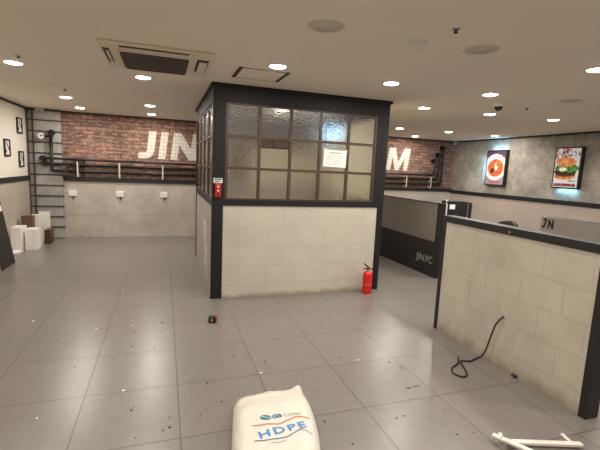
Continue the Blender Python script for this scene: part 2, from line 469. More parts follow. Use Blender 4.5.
for x, y, tx in ((4.463, 4.167, 'tiny dark sprinkler head on the ceiling right of the dome camera'), (-1.267, 4.513, 'tiny dark sprinkler head beside the leftmost downlight'),
                 (-1.242, 6.266, 'tiny dark sprinkler head in front of the downlights above the column')):
    t = thing('sprinkler', tx, 'sprinkler', (x, y, H))
    bm = bmesh.new(); lathe(bm, [(0, -.005), (.022, -.005), (.026, 0)], x, y, H); mk('escutcheon', bm, M_grey, t, True)
    bm = bmesh.new(); lathe(bm, [(0, -.025), (.014, -.025), (.014, -.021), (.007, -.02), (.007, -.004)], x, y, H); mk('stem', bm, M_pipe, t, True)
t = thing('dome_camera', 'white ceiling security camera with black dome', 'security camera', (3.913, 4.077, H))
bm = bmesh.new(); lathe(bm, [(0, -.045), (.06, -.045), (.072, -.03), (.075, 0)], 3.913, 4.077, H); mk('base', bm, M_white, t, True)
bm = bmesh.new(); lathe(bm, [(0, -.095), (.022, -.09), (.04, -.075), (.048, -.045)], 3.913, 4.077, H); mk('dome', bm, M_blackpl, t, True)
t = thing('ceiling_hatch', 'square access hatch in the ceiling in front of the glazed booth', 'access hatch', (.91, 4.09, H))
mk('panel', B(.70, 1.12, 3.89, 4.30, H - .006, H), M_ceil, t)
for a in ((.665, .70, 3.87, 4.32), (1.12, 1.155, 3.87, 4.32)):
    mk('dark_edge', B(*a, H - .008, H), M_strip, t)
for a in ((.70, 1.12, 3.875, 3.887), (.70, 1.12, 4.303, 4.315)):
    mk('light_edge', B(*a, H - .007, H), M_grey, t)

# ------------------------------------------------------------------ glazed booth
bx0, bx1, by0, by1 = .525, 2.775, 4.71, 7.163
SZ0, SZ1, WZ = 1.125, 1.195, 2.30
bo = thing('glazed_booth', 'charcoal framed booth with pebbled glass windows above beige tile walls', 'booth', (1.65, 5.9, 0))
for a, b in (((bx0, .655), (by0, by0 + .06)), ((2.69, bx1), (by0, by0 + .10)), ((bx0, bx0 + .09), (by1 - .06, by1)), ((2.69, bx1), (by1 - .09, by1))):
    mk('post', B(*a, *b, 0, WZ), M_black, bo, bevel=.004)
fas = bmesh.new()
box(fas, bx0, bx1, by0, by0 + .09, WZ, H - .035); box(fas, bx0, bx1, by1 - .09, by1, WZ, H - .035)
box(fas, bx0, bx0 + .09, by0 + .09, by1 - .09, WZ, H - .035); box(fas, bx1 - .09, bx1, by0 + .09, by1 - .09, WZ, H - .035)
mk('fascia', fas, M_black, bo)
cor = bmesh.new(); e = .022
box(cor, bx0 - e, bx1 + e, by0 - e, by0 + .09, H - .035, H - .001); box(cor, bx0 - e, bx1 + e, by1 - .09, by1 + e, H - .035, H - .001)
box(cor, bx0 - e, bx0 + .09, by0 + .09, by1 - .09, H - .035, H - .001); box(cor, bx1 - .09, bx1 + e, by0 + .09, by1 - .09, H - .035, H - .001)
mk('cornice', cor, M_black, bo)
sil = bmesh.new()
box(sil, .655, 2.69, by0 + .001, by0 + .09, SZ0, SZ1); box(sil, bx0 + .09, 2.69, by1 - .09, by1 - .001, SZ0, SZ1)
box(sil, bx0 + .001, bx0 + .09, by0 + .06, by1 - .06, SZ0 - .01, SZ1); box(sil, bx1 - .09, bx1 - .001, by0 + .1, by1 - .09, SZ0, SZ1)
mk('sill', sil, M_black, bo)
mk('tile_panel', B(.655, 2.69, by0 + .012, by0 + .08, 0, SZ0), M_booth_front, bo, label='beige tiled front lower wall')
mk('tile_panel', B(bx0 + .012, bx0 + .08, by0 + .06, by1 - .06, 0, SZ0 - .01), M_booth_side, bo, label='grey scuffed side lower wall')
mk('tile_panel', B(bx0 + .09, 2.69, by1 - .08, by1 - .012, 0, SZ0), M_booth_front, bo)
bb_ = bmesh.new()
for a_ in ((.615, 1.03, SZ1, 1.92), (1.45, 2.69, SZ1, 1.92), (1.03, 1.45, SZ1, 1.30)): box(bb_, a_[0], a_[1], by1 - .075, by1 - .062, a_[2], a_[3])
mk('brightening_board', bb_, M_interior, bo, label='beige board added behind the panes to brighten them')  # added board, catches the interior light so the panes look bright
mk('side_wall', B(bx1 - .08, bx1 - .004, by0 + .1, by1 - .09, 0, WZ), M_interior, bo, label='plain right wall')
# jambs beside the windows
mk('window_jamb', B(.655, .672, by0 + .012, by0 + .07, SZ1, WZ), M_black, bo)
mk('window_jamb', B(2.618, 2.69, by0 + .004, by0 + .07, SZ1, WZ), M_black, bo)
# white scuffs on the side panel
for (yy, zz, hh, ww) in ((5.55, .20, .62, .05), (5.75, .55, .30, .04), (5.35, .08, .45, .035)):
    pl = [(yy + ww * (random.random() - .5) * 2 * (1 - abs(q / 8 - .5)) - .0 - ww / 2, zz + hh * q / 8) for q in range(9)] + [(yy + ww / 2 + ww * random.random() * .6, zz + hh * q / 8) for q in range(8, -1, -1)]
    mk('scuff_mark', prism(bmesh.new(), pl, lambda a, b, d: (bx0 + .0108 + d, a, b), .0014), M_white, bo, label='pale scraped streak')
def glazing(axis, a0, a1, d0, z0, z1, nc, nr, clear=None, sgn=1):
    """muntin frame with one sheet mesh of panes behind it; d0 = outer face."""
    def bb(bm, p0, p1, q0, q1, r0, r1):
        return box(bm, p0, p1, q0, q1, r0, r1) if axis == 'x' else box(bm, q0, q1, p0, p1, r0, r1)
    fr = bmesh.new(); mw = .016
    for i in range(nc + 1):
        a = a0 + (a1 - a0) * i / nc; bb(fr, a - mw, a + mw, d0, d0 + .04 * sgn, z0, z1)
    for j in range(nr + 1):
        z = z0 + (z1 - z0) * j / nr
        for i in range(nc):
            b0 = a0 + (a1 - a0) * i / nc + mw; b1 = a0 + (a1 - a0) * (i + 1) / nc - mw
            bb(fr, b0, b1, d0 + .002 * sgn, d0 + .038 * sgn, max(z0, z - mw), min(z1, z + mw))
    f = mk('window_frame', fr, M_muntin, bo)
    g = bmesh.new(); cl = bmesh.new()
    for i in range(nc):
        for j in range(nr):
            t = cl if clear == (i, j) else g
            bb(t, a0 + (a1 - a0) * i / nc + mw * .9, a0 + (a1 - a0) * (i + 1) / nc - mw * .9, d0 + .016 * sgn, d0 + .022 * sgn,
               z0 + (z1 - z0) * j / nr + mw * .9, z0 + (z1 - z0) * (j + 1) / nr - mw * .9)
    mk('pane', g, M_glass, f, label='pebbled glass panes')
    if clear: mk('pane', cl, M_clear, f, label='clear glass pane')
    else: cl.free()
glazing('x', .688, 2.602, by0 + .012, SZ1, WZ, 5, 3, clear=(1, 1))
glazing('y', by0 + .085, by1 - .08, bx0 + .012, SZ1, WZ, 4, 3)
glazing('x', bx0 + .11, 2.67, by1 - .012, SZ1, WZ, 5, 3, sgn=-1)
# inside the booth
t = thing('air_purifier', 'grey ventilation box seen blurred through the glass high inside the booth', 'air purifier', (1.0, 6.9, 1.8))
mk('body', B(.75, 1.15, 6.78, 7.04, 1.85, 2.10), M_grey, t, bevel=.02)
mk('vent_slots', B(.80, 1.10, 6.772, 6.78, 1.95, 2.02), M_grille, t)
o = dup(L, (1.6, 5.6, H), 'round downlight added inside the glazed booth to light its interior')  # extra downlight, added because the glass keeps the room lamps out
lb = thing('added_booth_lamp', 'cool lamp added inside the booth to tint its top panes blue', 'lamp', (2.66, 6.2, 2.1))  # invented lamp, stands in for blue sign light reflected in the panes
mk('housing', B(2.655, 2.693, 5.9, 6.5, 2.08, 2.26), M_white, lb, bevel=.006)
mk('tube', tube(bmesh.new(), [(2.645, 5.93, 2.17), (2.645, 6.47, 2.17)], .014), M_led, lb)
ll = bpy.data.lights.new('added_tube_glow', 'AREA'); ll.shape = 'RECTANGLE'; ll.size = .12; ll.size_y = .54; ll.energy = .8; ll.color = (.35, .66, 1)
q = bpy.data.objects.new('added_tube_glow', ll); q.location = (2.62, 6.2, 2.17); q.rotation_euler = (0, math.radians(90), 0); link(q, lb)

# notice on the glass
t = thing('paper_notice', 'white printed paper notice taped on the booth window', 'notice', (2.04, by0, 1.73))
Mr = Matrix.Translation((2.04, by0 + .008, 1.735)) @ Matrix.Rotation(math.radians(1.5), 4, 'Y')
mk('sheet', B(-.155, .155, -.0015, 0, -.105, .105, M=Mr), M_paper, t)
bm = bmesh.new()
box(bm, -.08, .08, -.0022, -.0015, .062, .078, M=Mr)
for i in range(5): box(bm, -.12, .12 - .03 * (i % 3), -.0022, -.0015, .03 - .026 * i, .036 - .026 * i, M=Mr)
mk('printed_lines', bm, M_lgrey, t)
for x in (-.14, .14):
    mk('tape', B(x - .02, x + .02, -.0025, -.0016, .092, .118, M=Mr), M_offwhite, t)
# fire alarm on the corner post
t = thing('fire_alarm', 'red fire alarm box with a small sign on the booth corner post', 'fire alarm', (.59, by0, 1.3))
mk('box', B(.56, .622, by0 - .035, by0, 1.225, 1.375), M_red, t, bevel=.006)
for z in (1.345, 1.30):
    bm = bmesh.new(); tube(bm, [(.591, by0 - .035, z), (.591, by0 - .041, z)], .011); mk('button', bm, M_white, t)
mk('test_plug', B(.58, .602, by0 - .04, by0 - .035, 1.24, 1.265), M_blackpl, t)
s1 = mk('sign_plate', B(.54, .642, by0 - .008, by0, 1.385, 1.442), M_white, t)
mk('sign_text', box(B(.55, .632, by0 - .009, by0 - .008, 1.420, 1.434), .55, .61, by0 - .009, by0 - .008, 1.396, 1.408), M_green, s1)

# ------------------------------------------------------------------ pipes on the brick wall
rk = thing('pipe_rail', 'black iron pipe rails running along the brick wall', 'pipe rail', (1, 9.05, 1.16))
yp = 9.04
zs = (1.575, 1.475, 1.345)
xe = (6.78, 6.90, 7.02); ze = (1.95, 2.11, 2.30)
xs = (-2.19, -2.165, -2.03)
for i in range(3):
    r = (.022, .026, .03)[i]; y = yp - .0
    pts = []
    if i == 2: pts = [(xs[2], 8.90, 2.05), (xs[2], 8.90, zs[2] + .0), (-1.80, 8.90, zs[2]), (-1.72, y, zs[2])]
    else: pts = [(xs[i], 8.955, zs[i]), (xs[i], 8.90, zs[i]), (-1.80, 8.90, zs[i]), (-1.72, y, zs[i])]
    pts += [(xe[i], y, zs[i]), (xe[i], y, ze[i]), (xe[i], YB - .005, ze[i])]
    mk('pipe', tube(bmesh.new(), rounded(pts, .035), r, 14), M_pipe, rk, True)
    bm = bmesh.new(); tube(bm, [(xe[i], YB - .002, ze[i]), (xe[i], YB - .022, ze[i]), (xe[i], YB - .024, ze[i]), (xe[i], y - .045, ze[i])], [.065, .065, .042, .042], 18)
    mk('wall_flange', bm, M_pipe, rk)
    # fittings
    for x, yy in ((-1.66, y), (-1.52, y), (xe[i] - .09, y)):
        mk('coupling', tube(bmesh.new(), [(x - .035, yy, zs[i]), (x + .035, yy, zs[i])], r + .011, 14), M_pipe, rk)
    mk('coupling', tube(bmesh.new(), [(xe[i], y, zs[i] + .07), (xe[i], y, zs[i] + .13)], r + .011, 14), M_pipe, rk)
    if i < 2:
        bm = bmesh.new(); tube(bm, [(xs[i], 8.97, zs[i]), (xs[i], 8.945, zs[i]), (xs[i], 8.944, zs[i]), (xs[i], 8.85, zs[i])], [.055, .055, .043, .043], 18)
        mk('wall_flange', bm, M_pipe, rk)
bm = bmesh.new(); tube(bm, rounded([(xs[2], 8.90, 2.0), (xs[2], 8.90, 2.06), (xs[2], 8.97, 2.06)], .03), .034, 14)
tube(bm, [(xs[2], 8.97, 2.06), (xs[2], 8.95, 2.06)], .06, 18); tube(bm, [(xs[2], 8.86, 2.06), (xs[2], 8.94, 2.06)], .046, 18); mk('wall_flange', bm, M_pipe, rk)
mk('gauge_arm', tube(bmesh.new(), [(xs[2], 8.90, 1.99), (-2.13, 8.90, 1.985)], .018), M_pipe, rk)
g = mk('pressure_gauge', tube(bmesh.new(), [(-2.19, 8.92, 1.985), (-2.19, 8.875, 1.985)], .062, 24), M_steelplain, rk, label='round white pressure gauge')
mk('gauge_face', tube(bmesh.new(), [(-2.19, 8.876, 1.985), (-2.19, 8.873, 1.985)], .052, 24), M_white, g)
mk('gauge_needle', B(-2.195, -2.15, 8.870, 8.873, 1.981, 2.0), M_ink, g)
# valve stubs between the rails
for x in (-1.60,):
    mk('riser', tube(bmesh.new(), [(x, yp, zs[0]), (x, yp, zs[2])], .02), M_pipe, rk); mk('riser', tube(bmesh.new(), [(x + .1, yp, zs[0]), (x + .1, yp, zs[1])], .02), M_pipe, rk)
for x in (-1.61, -.855, -.02, 5.92, 6.66):
    bm = B(x - .013, x + .013, yp + .032, yp + .038, 1.236, 1.535)
    box(bm, x - .013, x + .013, yp + .038, YB - .001, 1.40, 1.44)
    box(bm, x - .013, x + .013, yp - .055, yp + .032, 1.236, 1.242); box(bm, x - .013, x + .013, yp - .062, yp - .055, 1.236, 1.535)
    mk('bracket', bm, M_bracket, rk, label='white upright bracket')
for x, tx in ((-1.732, 'white wall socket on the beige wall, the one beside the column'), (-.864, 'white wall socket on the beige wall, middle of the three'),
              (.004, 'white wall socket on the beige wall, the one nearest the booth')):
    t = thing('wall_socket', tx, 'socket', (x, YB - .03, .9), 'white sockets under the pipe rail')
    mk('plate', B(x - .075, x + .075, YB - .055, YB - .025, .845, .965), M_white, t, bevel=.008)
    for dx in (-.035, .035):
        mk('outlet', B(x + dx - .022, x + dx + .022, YB - .058, YB - .055, .875, .937), M_offwhite, t, bevel=.004)
    mk('wire_end', tube(bmesh.new(), spline([(x + .01, YB - .045, .85), (x + .015, YB - .05, .80), (x + .005, YB - .045, .775)], 4), .008, 8), M_cableblack, t)

# ------------------------------------------------------------------ left wall things
for y, z, tx, ww in ((8.566, 2.13, 'small black framed picture on the left wall, the highest, nearest the column', .26), (7.905, 1.72, 'small black framed picture on the left wall, nearest the photo edge', .25),
                 (8.58, 1.54, 'small black framed picture on the left wall, the lowest, above the dark trim', .24)):
    t = thing('picture_frame', tx, 'picture', (XL, y, z), 'small framed pictures on the left wall')
    bm = bmesh.new(); a, b = ww / 2, .14
    for q in ((-a, a, -b, -b + .025), (-a, a, b - .025, b), (-a, -a + .025, -b + .025, b - .025), (a - .025, a, -b + .025, b - .025)):
        box(bm, XL + .001, XL + .025, y + q[0], y + q[1], z + q[2], z + q[3])
    mk('frame', bm, M_blackwood, t)
    mk('print', B(XL + .001, XL + .012, y - a + .02, y + a - .02, z - b + .02, z + b - .02), M_white, t)
    bm = bmesh.new()
    for q in range(4):
        yy = y - .06 + .04 * q; zz = z - .08 + .04 * ((q * 7) % 4)
        box(bm, XL + .012, XL + .0135, yy, yy + .035, zz, zz + .05)
    mk('printed_motif', bm, M_ink, t)

# leaning black board
t = thing('leaning_board', 'tall black laminated board leaning on the left wall', 'board', (-2.15, 6.7, 0))
ang = math.atan2(.155, .955)
Ml = Matrix.Translation((-2.125, 0, .004)) @ Matrix.Rotation(-ang, 4, 'Y')
mk('face', B(-.008, 0, 6.44, 6.97, 0, 1.55, M=Ml), M_counter, t)
mk('core', B(-.032, -.008, 6.44, 6.97, 0, 1.55, M=Ml), M_ply, t, label='bare plywood edge and back')
mk('sticker', B(0, .0015, 6.84, 6.95, .79, .87, M=Ml), M_paper, t, label='white paper sticker')

# white carcass pieces
def cabinet(name, label, x0, x1, y0, y1, z1, mat, open_side=None):
    t = thing(name, label, 'box', ((x0 + x1) / 2, (y0 + y1) / 2, 0))
    w = .016
    mk('side_panel', B(x0, x0 + w, y0, y1, 0, z1 - w), mat, t); mk('side_panel', B(x1 - w, x1, y0, y1, 0, z1 - w), mat, t)
    mk('top_panel', B(x0, x1, y0, y1, z1 - w, z1), mat, t); mk('back_panel', B(x0 + w, x1 - w, y1 - w, y1, 0, z1 - w), mat, t)
    mk('front_panel', B(x0 + w, x1 - w, y0, y0 + w, 0, z1 - w), mat, t)
    return t
cabinet('white_cabinet', 'narrow white box against the left wall, left of the dark gap', -2.432, -2.275, 7.81, 8.12, .40, M_whitelam)
cabinet('white_cabinet', 'narrow white box right of the dark gap, in front of the upright boards', -2.243, -2.075, 7.88, 8.13, .36, M_whitelam)
t = thing('furniture_board', 'white upright board standing behind the two narrow white boxes', 'board', (-2.16, 8.35, 0))
mk('board', B(-2.25, -2.095, 8.31, 8.345, 0, .565), M_whitelam, t, bevel=.003); mk('edge_band', B(-2.095, -2.091, 8.31, 8.345, 0, .565), M_offwhite, t)
t = thing('furniture_board', 'tallest white upright board, standing at the foot of the column', 'board', (-2.15, 8.7, 0))
mk('board', B(-2.235, -2.06, 8.70, 8.735, 0, .57), M_whitelam, t, bevel=.003); mk('edge_band', B(-2.06, -2.056, 8.70, 8.735, 0, .57), M_offwhite, t)
t = thing('brown_box', 'small brown wooden box standing behind the narrow white boxes', 'box', (-2.27, 8.22, 0))
mk('body', B(-2.365, -2.195, 8.15, 8.29, 0, .54), M_brown, t, bevel=.004); mk('lid', B(-2.368, -2.192, 8.147, 8.293, .54, .552), M_brown, t)
t = thing('slatted_crate', 'low dark slatted crate beside the white upright boards', 'crate', (-2.05, 8.5, 0))
bm = bmesh.new()
for i in range(4): box(bm, -2.085, -1.985, 8.40, 8.412, .02 + .06 * i, .055 + .06 * i); box(bm, -1.997, -1.985, 8.412, 8.66, .02 + .06 * i, .055 + .06 * i)
mk('slats', bm, M_brown, t)
mk('inner_body', B(-2.085, -1.999, 8.415, 8.66, 0, .25), M_blackpl, t); mk('top_board', B(-2.09, -1.982, 8.395, 8.665, .25, .262), M_brown, t)
bm = bmesh.new()
prism(bm, [(-2.40, 7.50), (-2.27, 7.56), (-2.24, 7.72), (-2.34, 7.76), (-2.42, 7.68)], lambda a, b, d: (a, b, .002 + d), .03)
tag(mk('white_scrap', bm, M_whitelam), 'white broken scrap on the floor beside the leaning black board', 'scrap')

# ------------------------------------------------------------------ counter behind
cx = 3.97
ct = thing('reception_counter', 'black counter with brushed steel upper front and JIN PC lettering', 'counter', (4.2, 6.2, 0))
mk('front', B(cx, cx + .08, 5.08, 8.2, .0, .56), M_counter, ct)
mk('backboard', B(cx + .012, cx + .08, 5.08, 8.2, .56, 1.15), M_counter, ct)
mk('steel_panel', B(cx, cx + .012, 5.13, 8.2, .56, 1.15), M_steel, ct, label='brushed steel upper front')
mk('top_cap', B(cx - .004, cx + .084, 5.08, 8.2, 1.15, 1.163), M_black, ct)
mk('end_panel', B(cx - .005, cx + .085, 5.045, 5.08, 0, 1.165), M_blackwood, ct)
dk = thing('desk', 'dark desk behind the black counter with the silver lettering', 'desk', (4.55, 6.5, 0))
mk('desktop', B(cx + .11, 4.95, 5.1, 8.2, .84, .88), M_counter, dk)
for y in (5.15, 8.1): mk('side_panel', B(cx + .13, 4.93, y - .015, y + .015, 0, .84), M_counter, dk)
for wd_, y_, w_ in (('JIN', 5.57, .215), ('PC', 5.31, .165)):
    mk('lettering', text_bm(wd_, .155, lambda a, b, c: (cx - .0015 - c, y_ - a, .205 + b), bold=.003, width=w_, extrude=.001), M_signgrey, ct, label='silver letters ' + wd_)
c2 = thing('steel_counter', 'brushed steel counter panel with black logo behind the tiled half wall', 'counter', (4.1, 2.7, 0))
mk('base', B(cx, cx + .14, 1.6, 3.335, 0, .56), M_counter, c2)
mk('backboard', B(cx + .012, cx + .14, 1.6, 3.335, .56, 1.185), M_counter, c2)
mk('steel_panel', B(cx, cx + .012, 1.6, 3.335, .56, 1.19), M_steel, c2)
# logo: arched J and bold N
bm = bmesh.new()
lf = lambda a, b, d: (cx - .002 + d, 3.322 - a * .72, 1.065 + b * .95)
prism(bm, [(0, 0), (.03, 0), (.058, .02), (.068, .05), (.074, .115), (.046, .115), (.04, .05), (.032, .03), (.02, .026), (0, .026)], lf, .002)
prism(bm, [(.015, .10), (.03, .115), (.046, .115), (.046, .10), (.034, .094), (.022, .082)], lf, .002)
prism(bm, [(.10, 0), (.128, 0), (.128, .055), (.165, 0), (.195, 0), (.195, .10), (.167, .10), (.167, .045), (.13, .10), (.10, .10)], lf, .002)
mk('logo', bm, M_ink, c2, label='black JN logo')
t = thing('counter_monitor', 'black boxy device with a white label standing on the counter worktop', 'device', (4.43, 5.45, .88))
Mb = Matrix.Translation((4.585, 5.44, .88)) @ Matrix.Rotation(math.radians(-14), 4, 'Z')
mk('body', B(-.21, .13, -.10, .12, .0, .30, M=Mb), M_blackpl, t, bevel=.008)
mk('side_strip', B(.13, .145, -.102, .12, .005, .29, M=Mb), M_steelplain, t)
mk('side_block', B(.145, .21, -.10, .12, .0, .285, M=Mb), M_blackpl, t, bevel=.006)
mk('label_sticker', B(-.17, -.08, -.1025, -.10, .17, .245, M=Mb), M_paper, t, label='white label')
t = thing('white_bracket', 'small white upright bracket standing between counter end and black device', 'bracket', (4.226, 5.25, .88))
bm = B(4.215, 4.237, 5.24, 5.26, .88, 1.21); box(bm, 4.18, 4.27, 5.22, 5.29, .88, .89); mk('post', bm, M_white, t)
mk('knob', tube(bmesh.new(), [(4.226, 5.24, 1.17), (4.226, 5.225, 1.17)], .015), M_blackpl, t)
# chair
ch = thing('office_chair', 'black chair whose rounded back shows above the tiled half wall', 'chair', (4.75, 4.4, 0))
bm = bmesh.new()
rows = []
for i in range(9):
    a = i / 8; row = []
    for j in range(9):
        b = j / 8
        hw = .235 * (1 - .28 * max(0, b - .6) ** 1.2 / .4)
        px_ = (a - .5) * 2 * hw
        zz = .52 + .50 * b - (.09 * abs(a - .5) ** 2.6 * 5 if b > .8 else 0) - (.05 * (1 - a) if b > .9 else 0)
        row.append((px_, .06 * (a - .5) ** 2 * 4, zz))
    rows.append(row)
Mc = Matrix.Translation((4.62, 4.40, 0)) @ Matrix.Rotation(math.radians(-82), 4, 'Z')
fr = [[bm.verts.new(Mc @ Vector((p[0], -p[1] - .03, p[2]))) for p in r] for r in rows]
bk = [[bm.verts.new(Mc @ Vector((p[0], -p[1] + .03, p[2]))) for p in r] for r in rows]
for i in range(8):
    for j in range(8):
        bm.faces.new((fr[i][j], fr[i + 1][j], fr[i + 1][j + 1], fr[i][j + 1])); bm.faces.new((bk[i][j], bk[i][j + 1], bk[i + 1][j + 1], bk[i + 1][j]))
for i in range(8):
    for e_ in (0, 8):
        bm.faces.new((fr[i][e_], fr[i + 1][e_], bk[i + 1][e_], bk[i][e_])); bm.faces.new((fr[e_][i], fr[e_][i + 1], bk[e_][i + 1], bk[e_][i]))
mk('backrest', bm, M_blackpl, ch, True)
mk('seat', B(4.66, 5.10, 4.18, 4.62, .42, .50), M_blackpl, ch, bevel=.03)
bm = bmesh.new(); tube(bm, [(4.88, 4.4, .42), (4.88, 4.4, .10)], .03); mk('gas_lift', bm, M_blackpl, ch)
mk('back_support', tube(bmesh.new(), [(4.80, 4.4, .41), (4.58, 4.4, .42), (4.575, 4.4, .60)], .02), M_blackpl, ch)
for k in range(5):
    a = 2 * math.pi * k / 5
    d = Vector((math.cos(a), math.sin(a), 0))
    lg = mk('leg', tube(bmesh.new(), [Vector((4.88, 4.4, .11)), Vector((4.88, 4.4, .08)) + d * .27], .018), M_blackpl, ch)
    s_ = Vector((-d.y, d.x, 0)); p = Vector((4.88, 4.4, .03)) + d * .27
    mk('caster', tube(bmesh.new(), [p - s_ * .02, p + s_ * .02], .03), M_blackpl, lg)

# ------------------------------------------------------------------ light box posters on the right wall
def uvquad(pts):
    bm = bmesh.new(); uv = bm.loops.layers.uv.new('uv')
    f = bm.faces.new([bm.verts.new(p) for p in pts])
    for l, c in zip(f.loops, ((0, 0), (1, 0), (1, 1), (0, 1))): l[uv].uv = c
    return bm

class P(N):
    def start(s):
        u = s.n('ShaderNodeUVMap'); u.uv_map = 'uv'; x = s.n('ShaderNodeSeparateXYZ'); s.l(u.outputs[0], x.inputs[0]); s.u, s.v = x.outputs[0], x.outputs[1]; s.uv = u.outputs[0]
        return s
    def ell(s, cx_, cy_, rx, ry, wob=0.0, soft=.04, nscale=9):
        a = s.math('DIVIDE', s.math('SUBTRACT', s.u, cx_), rx); b = s.math('DIVIDE', s.math('SUBTRACT', s.v, cy_), ry)
        d = s.math('SQRT', s.math('ADD', s.math('MULTIPLY', a, a), s.math('MULTIPLY', b, b)))
        if wob: d = s.math('ADD', d, s.math('MULTIPLY', s.math('SUBTRACT', s.noise(nscale, 3, s.uv), .5), wob))
        r = s.n('ShaderNodeMapRange'); s.l(d, r.inputs[0]); r.inputs[1].default_value = 1 - soft; r.inputs[2].default_value = 1 + soft; r.inputs[3].default_value = 1; r.inputs[4].default_value = 0
        return r.outputs[0]
    def rect(s, u0, u1, v0, v1):
        g = s.math
        return g('MULTIPLY', g('MULTIPLY', g('GREATER_THAN', s.u, u0), g('LESS_THAN', s.u, u1)), g('MULTIPLY', g('GREATER_THAN', s.v, v0), g('LESS_THAN', s.v, v1)))
    def end(s, c, em=.22):
        s.set(Base_Color=c, Roughness=.3, Emission_Color=c, Emission_Strength=em); return s.m

k = P('soup_print').start()
c = k.mix(k.ramp(k.v, .1, .95), lin((150, 140, 150)), lin((70, 52, 66)))
c = k.mix(k.ell(.5, .52, .62, .40), c, lin((232, 228, 226)))
c = k.mix(k.ell(.52, .50, .47, .285), c, lin((206, 190, 182)))
soup = k.mix(k.ramp(k.noise(9, 4, k.uv), .35, .65), lin((170, 38, 22)), lin((232, 120, 58)))
soup = k.mix(k.ramp(k.noise(16, 2, k.uv), .6, .7), soup, lin((240, 200, 130)))
c = k.mix(k.ell(.52, .50, .44, .262), c, soup)
c = k.mix(k.ell(.35, .42, .10, .09, .8), c, lin((70, 44, 34)))
c = k.mix(k.ell(.55, .54, .09, .12, .9, nscale=12), c, lin((226, 228, 196)))
c = k.mix(k.ell(.60, .60, .06, .06, 1.2, nscale=14), c, lin((96, 130, 60)))
c = k.mix(k.math('MULTIPLY', k.rect(.60, .95, .83, .93), k.ramp(k.noise(14, 1, k.uv), .48, .54)), c, lin((30, 24, 28)))
c = k.mix(k.math('MULTIPLY', k.rect(.2, .85, .04, .11), k.ramp(k.noise(26, 1, k.uv), .42, .5)), c, lin((200, 50, 60)))
M_soup = k.end(c)
k = P('burger_print').start()
c = k.mix(k.v, lin((224, 218, 216)), lin((206, 200, 204)))
c = k.mix(k.math('MULTIPLY', k.rect(0, .62, .72, 1), k.ramp(k.noise(8, 3, k.uv), .46, .54)), c, lin((150, 70, 62)))
c = k.mix(k.math('MULTIPLY', k.rect(.2, .98, .80, .93), k.ramp(k.noise(12, 1, k.uv), .52, .57)), c, lin((34, 28, 30)))
bun = k.mix(k.ramp(k.noise(7, 4, k.uv), .35, .65), lin((176, 88, 38)), lin((232, 164, 90)))
c = k.mix(k.ell(.45, .28, .43, .085, .2), c, bun)
c = k.mix(k.ell(.46, .33, .42, .06, .5), c, lin((108, 48, 32)))
c = k.mix(k.ell(.47, .39, .48, .075, .5), c, lin((52, 34, 26)))
gr = k.mix(k.ramp(k.noise(14, 3, k.uv), .4, .62), lin((36, 74, 26)), lin((104, 168, 64)))
c = k.mix(k.ell(.52, .49, .50, .105, .7), c, gr)
c = k.mix(k.ell(.35, .46, .16, .05, .9, nscale=10), c, lin((236, 230, 214)))
c = k.mix(k.ell(.46, .65, .42, .125, .15), c, bun)
c = k.mix(k.math('MULTIPLY', k.rect(.02, .95, .02, .095), k.ramp(k.noise(20, 1, k.uv), .34, .42)), c, lin((112, 36, 44)))
c = k.mix(k.math('MULTIPLY', k.rect(.62, .92, .15, .18), k.ramp(k.noise(26, 1, k.uv), .4, .5)), c, lin((90, 84, 86)))
M_burger = k.end(c)
def lightbox(name, label, y0, y1, z0, z1, mat, tilt, led):
    t = thing(name, label, 'poster', (XR, (y0 + y1) / 2, (z0 + z1) / 2))
    yc, zc = (y0 + y1) / 2, (z0 + z1) / 2
    Mx = Matrix.Translation((XR, yc, zc)) @ Matrix.Rotation(math.radians(tilt), 4, 'X')
    a, b = (y1 - y0) / 2, (z1 - z0) / 2
    mk('frame', B(-.10, -.025, -a, a, -b, b, M=Mx), M_blackwood, t, bevel=.004)
    f = .028
    q = [(-.1015, a - f, -b + f), (-.1015, -a + f, -b + f), (-.1015, -a + f, b - f), (-.1015, a - f, b - f)]
    o = mk('print', uvquad([Mx @ Vector(p) for p in q]), mat, t)
    mk('wall_mount', B(-.025, -.001, -a * .5, a * .5, -b * .5, b * .5, M=Mx), M_blackwood, t)
    for kind, pos, en in led:
        bm = bmesh.new()
        if kind == 'top': box(bm, -.022, -.008, -a * .8, a * .8, b - .03, b - .012, M=Mx)
        if kind == 'bottom': box(bm, -.022, -.008, -a * .8, a * .8, -b + .012, -b + .03, M=Mx)
        if kind == 'left': box(bm, -.022, -.008, a - .03, a - .012, -b * .8, b * .8, M=Mx)
        mk('led_strip', bm, M_led, t)
        d = bpy.data.lights.new('led_glow', 'AREA'); d.shape = 'RECTANGLE'; d.color = (.30, .66, 1); d.energy = en
        o = bpy.data.objects.new('led_glow', d); Cv = {'top': Vector((-.06, 0, b + .02)), 'bottom': Vector((-.06, 0, -b - .02)), 'left': Vector((-.06, a + .02, 0))}[kind]
        o.location = Mx @ Cv; d.size = .02; d.size_y = .02
        if kind == 'left': d.size = b * 1.3; d.size_y = .05; o.rotation_euler = Matrix(((0, 0, -1), (0, -1, 0), (-1, 0, 0))).to_euler(); 
        else: d.size = a * 1.4; d.size_y = .05
        aim = {'top': Vector((.6, 0, 1)), 'bottom': Vector((.6, 0, -1)), 'left': Vector((.6, 1, 0))}[kind]
        long = Vector((0, 1, 0)) if kind != 'left' else Vector((0, 0, 1))
        zax = -aim.normalized(); xax = long; yax = zax.cross(xax).normalized()
        R_ = Matrix((xax, yax, zax)).transposed()
        o.rotation_euler = R_.to_euler(); link(o, t)
lightbox('lightbox_poster', 'lit poster box of a bowl of red soup on the concrete wall', 7.245, 7.825, 1.405, 2.222, M_soup, 0, (('top', 0, 1.3), ('left', 0, 2.6)))
